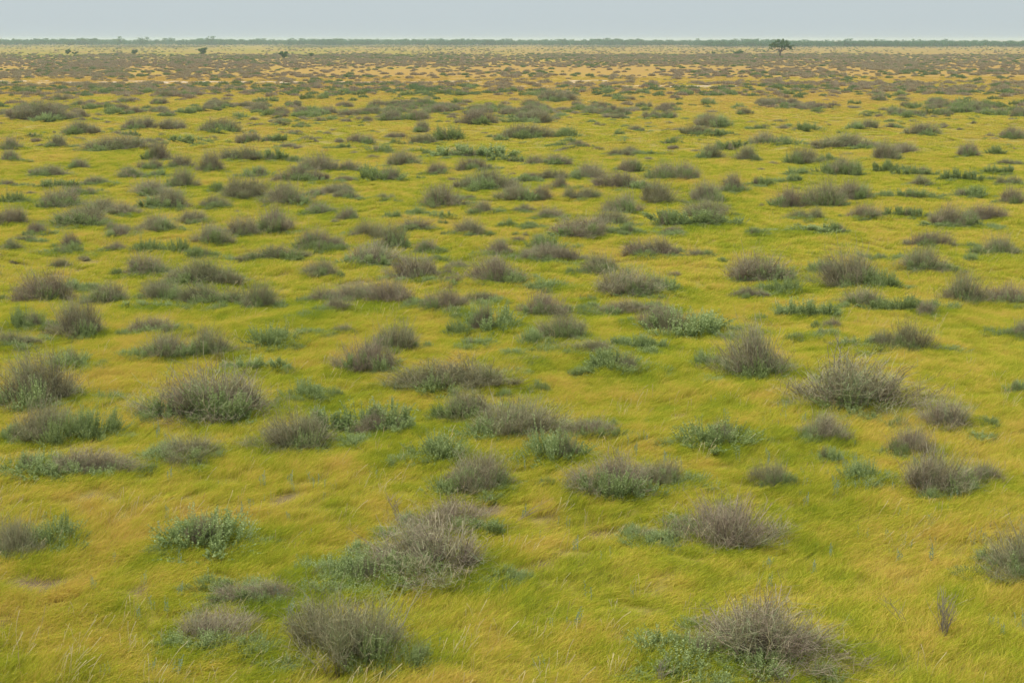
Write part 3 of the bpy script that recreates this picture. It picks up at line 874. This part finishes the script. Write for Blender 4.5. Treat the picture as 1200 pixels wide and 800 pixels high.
for i in range(5200):
    x = rw.uniform(-900, 900); px = 600 + F * x / 1700
    near = np.interp(px, [-400, 180, 420, 800, 830, 1600], [1750, 1720, 1650, 1600, 1330, 1300]); d = near + rw.random() ** 1.5 * 480
    x = (px - 600) / F * d
    hn = float(fbm(np.array([x / 42]), np.array([d / 60]), 41, 3)[0])
    if rw.random() < (.45 if px < 380 else .1) + 2.4 * (.5 - hn): continue
    h = (2.2 + 5.2 * hn) * rw.uniform(.7, 1.1) * (d / 1650) ** .9
    P.append((x, d, 0)); Sx.append((h * rw.uniform(.9, 1.7), h * 1.2, h))
for px, hh in ((30, 8.6), (57, 8.2), (148, 8.8), (173, 9), (252, 9.2), (8, 8.4), (985, 8.2), (1090, 7.5), (475, 8.2), (660, 8.0)):
    d = 1700 if px < 700 else 1340; P.append(((px - 600) / F * d, d, 0)); Sx.append((hh * 1.0, hh, hh * (d / 1700)))
n = len(P)
scatter('distant_woodland', np.array(P), np.stack([np.zeros(n), np.zeros(n), rng.random(n) * 6.28], 1), np.array(Sx), rng.integers(0, 6, n),
        [crown_mesh() for _ in range(6)], None, 'hazy green belt of low trees along the horizon', 'woodland')

# ------------------------------------------------------------------ the lone tree and the small trees and shrubs near the horizon
def leaf_cloud(cl, n, ls):
    parts = []
    cl = np.array(cl); wgt = cl[:, 3] * cl[:, 4]; k = rng.choice(len(cl), n, p=wgt / wgt.sum())
    q = unit(rng.normal(size=(n, 3))) * (rng.random((n, 1)) ** .4)
    C = cl[k, :3] + q * np.stack([cl[k, 3], cl[k, 3], cl[k, 4]], 1)
    d = unit(rng.normal(size=(n, 3)) * [1, 1, .6]); s = unit(np.cross(d, rng.normal(size=(n, 3)))); L_ = ls * (.6 + .8 * rng.random((n, 1)))
    V = np.stack([C - d * L_, C + s * L_ * .55, C + d * L_, C - s * L_ * .55], 1).reshape(-1, 3)
    return V, np.arange(len(V)).reshape(-1, 4), {'t': np.full(len(V), .5), 'rnd': np.repeat(rng.random(n), 4)}
X, Y = ground_at(914, 66.2)
tree = link('lone_tree', None); tree.location = (X, Y, 0); tree.scale = (1.12, 1.12, 1.1)
tag(tree, 'lone flat crowned dark green tree leaning right, standing on the far plain', 'tree')
parts = [tube_path([(-.1, 0, -.2), (0, 0, .6), (.1, .05, 1.3), (.0, .1, 1.9)], [.34, .27, .24, .18], 9)]
for ex in [(-2.6, .3, 3.1), (-1.7, -.8, 3.7), (-.5, .9, 4.2), (.8, -.6, 4.3), (2.0, .6, 3.9), (3.3, -.2, 3.2), (3.9, .3, 2.5), (-2.9, -.3, 2.4), (1.2, 1.2, 3.6)]:
    parts.append(tube_path([(.05, .05, 1.35), (ex[0] * .35, ex[1] * .4, 1.9 + ex[2] * .12), (ex[0] * .7, ex[1] * .8, ex[2] * .78), ex], [.15, .11, .07, .02], 6))
V, Q, a = join(parts); link('trunk', mesh_np('trunk', V, Q, a, True, M_BARK), tree)
cl = [(-2.2, .2, 3.5, 1.3, .9), (-1.2, -.7, 4.2, 1.4, .95), (0, .8, 4.5, 1.6, 1.0), (1.2, -.4, 4.5, 1.6, 1.0), (2.2, .5, 4.0, 1.4, .95), (3.3, -.1, 3.3, 1.1, .8), (4.0, .3, 2.6, .8, .5),
      (-3.0, -.3, 2.6, .7, .55), (.6, 0, 3.6, 2.0, .9), (-.8, 0, 3.3, 1.6, .8), (1.8, -.8, 3.0, 1.3, .6), (2.7, .2, 2.8, 1.0, .6)]
cl2 = []
for (x, y, z, a_, b_) in cl:
    for q in range(5):
        v = rng.normal(size=3); v /= np.linalg.norm(v); cl2.append((x + v[0] * a_ * .75, y + v[1] * a_ * .75, z + v[2] * b_ * .7, a_ * rng.uniform(.28, .5), b_ * rng.uniform(.35, .55)))
V, Q, a = leaf_cloud(cl2, 4600, .15); link('crown', mesh_np('crown', V, Q, a, mat=M_TREE), tree)

for (px, py, w, h, lab, nm, cat) in (
    (238, 64, 12, 8.5, 'round dark green shrub on the far plain at upper left', 'round_shrub', 'shrub'),
    (157, 63.5, 10, 5, 'low dark green shrub left of the round dark one, far away', 'low_shrub', 'shrub'),
    (79, 63.5, 8, 5.5, 'small far green shrub with a taller left side, nearest the left edge', 'low_shrub', 'shrub'),
    (88, 63.7, 7, 2.5, 'flat green tail of scrub just right of the leftmost far shrub', 'low_shrub', 'shrub'),
    (333, 68, 12, 7.5, 'sparse dark green tree with thin upright stems, far upper left', 'small_tree', 'tree'),
    (365, 66.5, 7, 5.5, 'small faint green shrub right of the sparse far tree', 'low_shrub', 'shrub'),
    (865, 64, 11, 4.5, 'low green shrub left of the lone flat crowned tree', 'low_shrub', 'shrub'),
    (836, 63.5, 6, 3, 'tiny dark shrub farther left of the lone flat crowned tree', 'low_shrub', 'shrub'),
    (478, 52.5, 7, 3, 'tiny dark tree in front of the far woodland, left of centre', 'small_tree', 'tree'),
    (82, 53.5, 14, 5, 'dark hazy tree in front of the far woodland, upper left', 'small_tree', 'tree'),
    (32, 53, 8, 4.5, 'hazy tree in front of the woodland, nearest the left edge', 'small_tree', 'tree')):
    X, Y = ground_at(px, py); m = Y / F; Wm, Hm = w * m, h * m
    e = link(nm, None); e.location = (X, Y, 0); tag(e, lab, cat)
    st = []; cl = []
    for q in range(7):
        ex = (random.uniform(-.42, .42) * Wm, random.uniform(-.3, .3) * Wm, random.uniform(.45, .85) * Hm)
        st.append(tube_path([(ex[0] * .1, 0, -.1), (ex[0] * .5, ex[1] * .5, ex[2] * .5), ex], [.09, .06, .03], 5)); cl.append((ex[0], ex[1], ex[2], Wm * .17, Hm * .17))
    cl.append((0, 0, Hm * .35, Wm * .33, Hm * .3))
    V, Q, a = join(st); link('trunk', mesh_np('trunk', V, Q, a, True, M_BARK), e)
    V, Q, a = leaf_cloud(cl, 900, .05 * Wm); link('crown', mesh_np('crown', V, Q, a, mat=M_TREE), e)

# ------------------------------------------------------------------ bare dead twigs in the foreground
def bare_plant(px, py, hpx, stems, spread, lab, nm, lean=0.0, thick=.006):
    X, Y = ground_at(px, py); mpp = math.hypot(Y, CAMH) / F; Hm = hpx * mpp; P = []
    for k in range(stems):
        az = random.uniform(0, 6.28); r = random.uniform(.1, 1) * spread * Hm; hh = Hm * random.uniform(.5, 1.08)
        ex = np.array([r * math.cos(az) + lean * Hm, r * math.sin(az) * .6, hh]); b0 = np.array([random.uniform(-.04, .04), random.uniform(-.04, .04), -.03])
        pp = [b0 + (ex - b0) * np.array([t ** 1.4, t ** 1.4, t]) + np.array([random.gauss(0, .012), random.gauss(0, .012), 0]) * (t > 0) for t in (0, .25, .5, .75, 1)]
        P.append(tube_path(pp, [thick * .6, thick * .5, thick * .4, thick * .3, thick * .15], 4))
        for q in range(2):
            s0 = pp[random.choice([2, 3])]; d = np.array([random.gauss(.02, .06), random.gauss(0, .05), random.uniform(.05, .14)])
            P.append(tube_path([s0, s0 + d * .55 + np.array([.01, 0, 0]), s0 + d], [thick * .3, thick * .25, thick * .12], 4))
    V, Q, a = join(P); o = link(nm, mesh_np(nm, V, Q, a, True, M_DEAD)); o.location = (X, Y, float(gz(X, Y))); tag(o, lab, 'dead twigs'); return o
bare_plant(1107, 745, 60, 26, .38, 'upright bunch of bleached dead twigs in grass at lower right', 'dry_plant', -.05)
bare_plant(1066, 733, 40, 4, .3, 'few dead stems leaning left beside the upright dead twigs', 'dry_plant', -.9)
bare_plant(770, 800, 34, 9, .8, 'low dead twigs at the bottom edge left of the open branched bush', 'dry_plant')
bare_plant(920, 806, 30, 9, .8, 'low dead twigs cut by the bottom edge below the open branched bush', 'dry_plant')
bare_plant(468, 612, 44, 6, .35, 'dark crooked bare twigs rising left of the grey bush', 'dry_plant', -.35, .009)
bare_plant(600, 608, 30, 4, .5, 'thin pale dry stems leaning right beside the grey bush', 'dry_plant', 1.3)
bare_plant(985, 412, 22, 6, .8, 'bare forked twig lying in grass left of loose low green bush', 'dry_plant', -.9, .010)
bare_plant(1195, 352, 20, 5, .6, 'bare forked twig standing at the right edge, upper half', 'dry_plant', -.3, .010)

# ------------------------------------------------------------------ pale sprigs among the grass
def sprig(n):
    P = []; V = []
    for k in range(n):
        bx, by = random.gauss(0, .05), random.gauss(0, .05); h = random.uniform(.12, .26)
        for j in range(16):
            z = h * (.25 + .75 * j / 15); c = np.array([bx, by, z]); d = unit(np.array([random.gauss(0, 1), random.gauss(0, 1), 1.2])); s = unit(np.cross(d, [random.random(), 1, .2])) * .005; L_ = .026
            V += [c, c + d * L_ * .5 + s, c + d * L_, c + d * L_ * .5 - s]
    V = np.array(V); return mesh_np('sprig', V, np.arange(len(V)).reshape(-1, 4), {'t': np.full(len(V), .5), 'rnd': np.repeat(rng.random(len(V) // 4), 4)}, mat=M_SPRIG)
P = []
for (cx, cy, rx, ry, n) in ((745, 528, 12, 12, 5), (165, 490, 14, 10, 5), (600, 590, 500, 130, 46), (300, 600, 130, 40, 22), (1000, 600, 180, 60, 34), (950, 520, 60, 40, 18), (700, 560, 100, 30, 16),
                            (470, 470, 60, 20, 8), (980, 640, 120, 30, 10), (1180, 740, 20, 15, 5), (250, 740, 150, 50, 10), (500, 760, 200, 35, 10), (220, 500, 100, 30, 10)):
    for i in range(n):
        x, y = ground_at(cx + rs.uniform(-1, 1) * rx, min(cy + rs.uniform(-1, 1) * ry, 799)); P.append((x, y, float(gz(x, y))))
P = np.array(P); n = len(P); s_ = rng.uniform(.55, 1.0, n)
scatter('pale_sprigs', P, np.stack([rng.normal(0, .1, n), rng.normal(.1, .1, n), rng.random(n) * 6.28], 1), np.stack([s_, s_, s_], 1), rng.integers(0, 4, n), [sprig(k) for k in (2, 3, 4, 3)], None,
        'pale blue green leafy sprigs poking up through the grass', 'sprigs')

# ------------------------------------------------------------------ dry stalks and seed heads standing above the grass
M_STRAW = m_simple('dry_straw', [(.1, (.34, .24, .11)), (.6, (.58, .46, .24)), (1, (.72, .62, .38))], .2, (2, 2, 2))
def stalks(n):
    h = rng.uniform(.16, .32, n); az = rng.normal(0, 1.0, n); ln = h * rng.uniform(.1, .9, n)
    b0 = rng.normal(size=(n, 2)) * .07; t = np.linspace(0, 1, 5)[None]
    P = np.stack([b0[:, :1] + (ln * np.cos(az))[:, None] * t ** 1.6, b0[:, 1:] + (ln * np.sin(az))[:, None] * t ** 1.6, h[:, None] * t], 2) + rng.normal(size=(n, 5, 3)) * .004
    return mesh_np('stalk', *ribbons(P, np.broadcast_to(np.array([.004, .0035, .003, .005, .0075]), (n, 5)), rng.random(n)), mat=M_STRAW)
n = 2600; yy = 12.5 + 40 * rs.random(n) ** 1.5; xx = (rs.random(n) - .5) * 2 * (.34 * yy + 3)
kp = fbm(xx / 1.7, yy / 1.7, 71, 3) > .47; xx, yy = xx[kp], yy[kp]; n = len(xx); s_ = rng.uniform(.6, 1.1, n)
scatter('dry_stalks', np.stack([xx, yy, gz(xx, yy)], 1), np.stack([rng.normal(0, .15, n), rng.normal(.1, .15, n), rng.normal(0, .5, n)], 1), np.stack([s_, s_, s_], 1), rng.integers(0, 4, n),
        [stalks(k) for k in (3, 5, 7, 4)], None, 'pale dry stalks and seed heads standing above the grass', 'dry stalks')

# ------------------------------------------------------------------ low green herbs sprawling round the bushes
P = []; Sx = []
for b in bushes:
    if b['Y'] > 110: continue
    for q in range(rs.integers(2, 7) if b['W'] > .5 else rs.integers(0, 2)):
        az = rs.uniform(0, 6.28); d = rs.uniform(.35, .95); x, y = b['X'] + math.cos(az) * b['W'] * d, b['Y'] + math.sin(az) * b['W'] * d * .8
        w = rs.uniform(.3, 1.0); P.append((x, y, float(gz(x, y)))); Sx.append((w, w * .8, rs.uniform(.13, .27)))
n = len(P)
scatter('low_herbs', np.array(P), np.stack([np.zeros(n), np.zeros(n), rng.random(n) * 6.28], 1), np.array(Sx), rng.integers(0, 5, n), LV['round'], None, 'low dull green herbs sprawling in grass between the bushes', 'herbs')

# ------------------------------------------------------------------ haze over the plain
hv, hf = [], []
x0, x1, y0, y1, z0, z1 = -16500, 16500, -70, 14500, -1.2, 11.0
V = [(x0, y0, z0), (x1, y0, z0), (x1, y1, z0), (x0, y1, z0), (x0, y0, z1), (x1, y0, z1), (x1, y1, z1), (x0, y1, z1)]
hz = link('haze', mesh_np('haze', V, [(3, 2, 1, 0), (4, 5, 6, 7), (0, 1, 5, 4), (1, 2, 6, 5), (2, 3, 7, 6), (3, 0, 4, 7)]))
hm = bpy.data.materials.new('haze_air'); hm.use_nodes = True; t = hm.node_tree; t.nodes.clear()
ho = t.nodes.new('ShaderNodeOutputMaterial'); pv = t.nodes.new('ShaderNodeVolumePrincipled')
pv.inputs['Color'].default_value = (.70, .79, .80, 1); pv.inputs['Density'].default_value = .00024; pv.inputs['Anisotropy'].default_value = .1
t.links.new(pv.outputs[0], ho.inputs['Volume']); hz.data.materials.append(hm); hz.display_type = 'WIRE'
tag(hz, kind='stuff', label='thin pale haze lying over the whole plain', cat='haze')
print("bushes", len(bushes), "dups", sum(len(v) > 1 for v in used.values()), "longest", max(len(k.split()) for k in used))
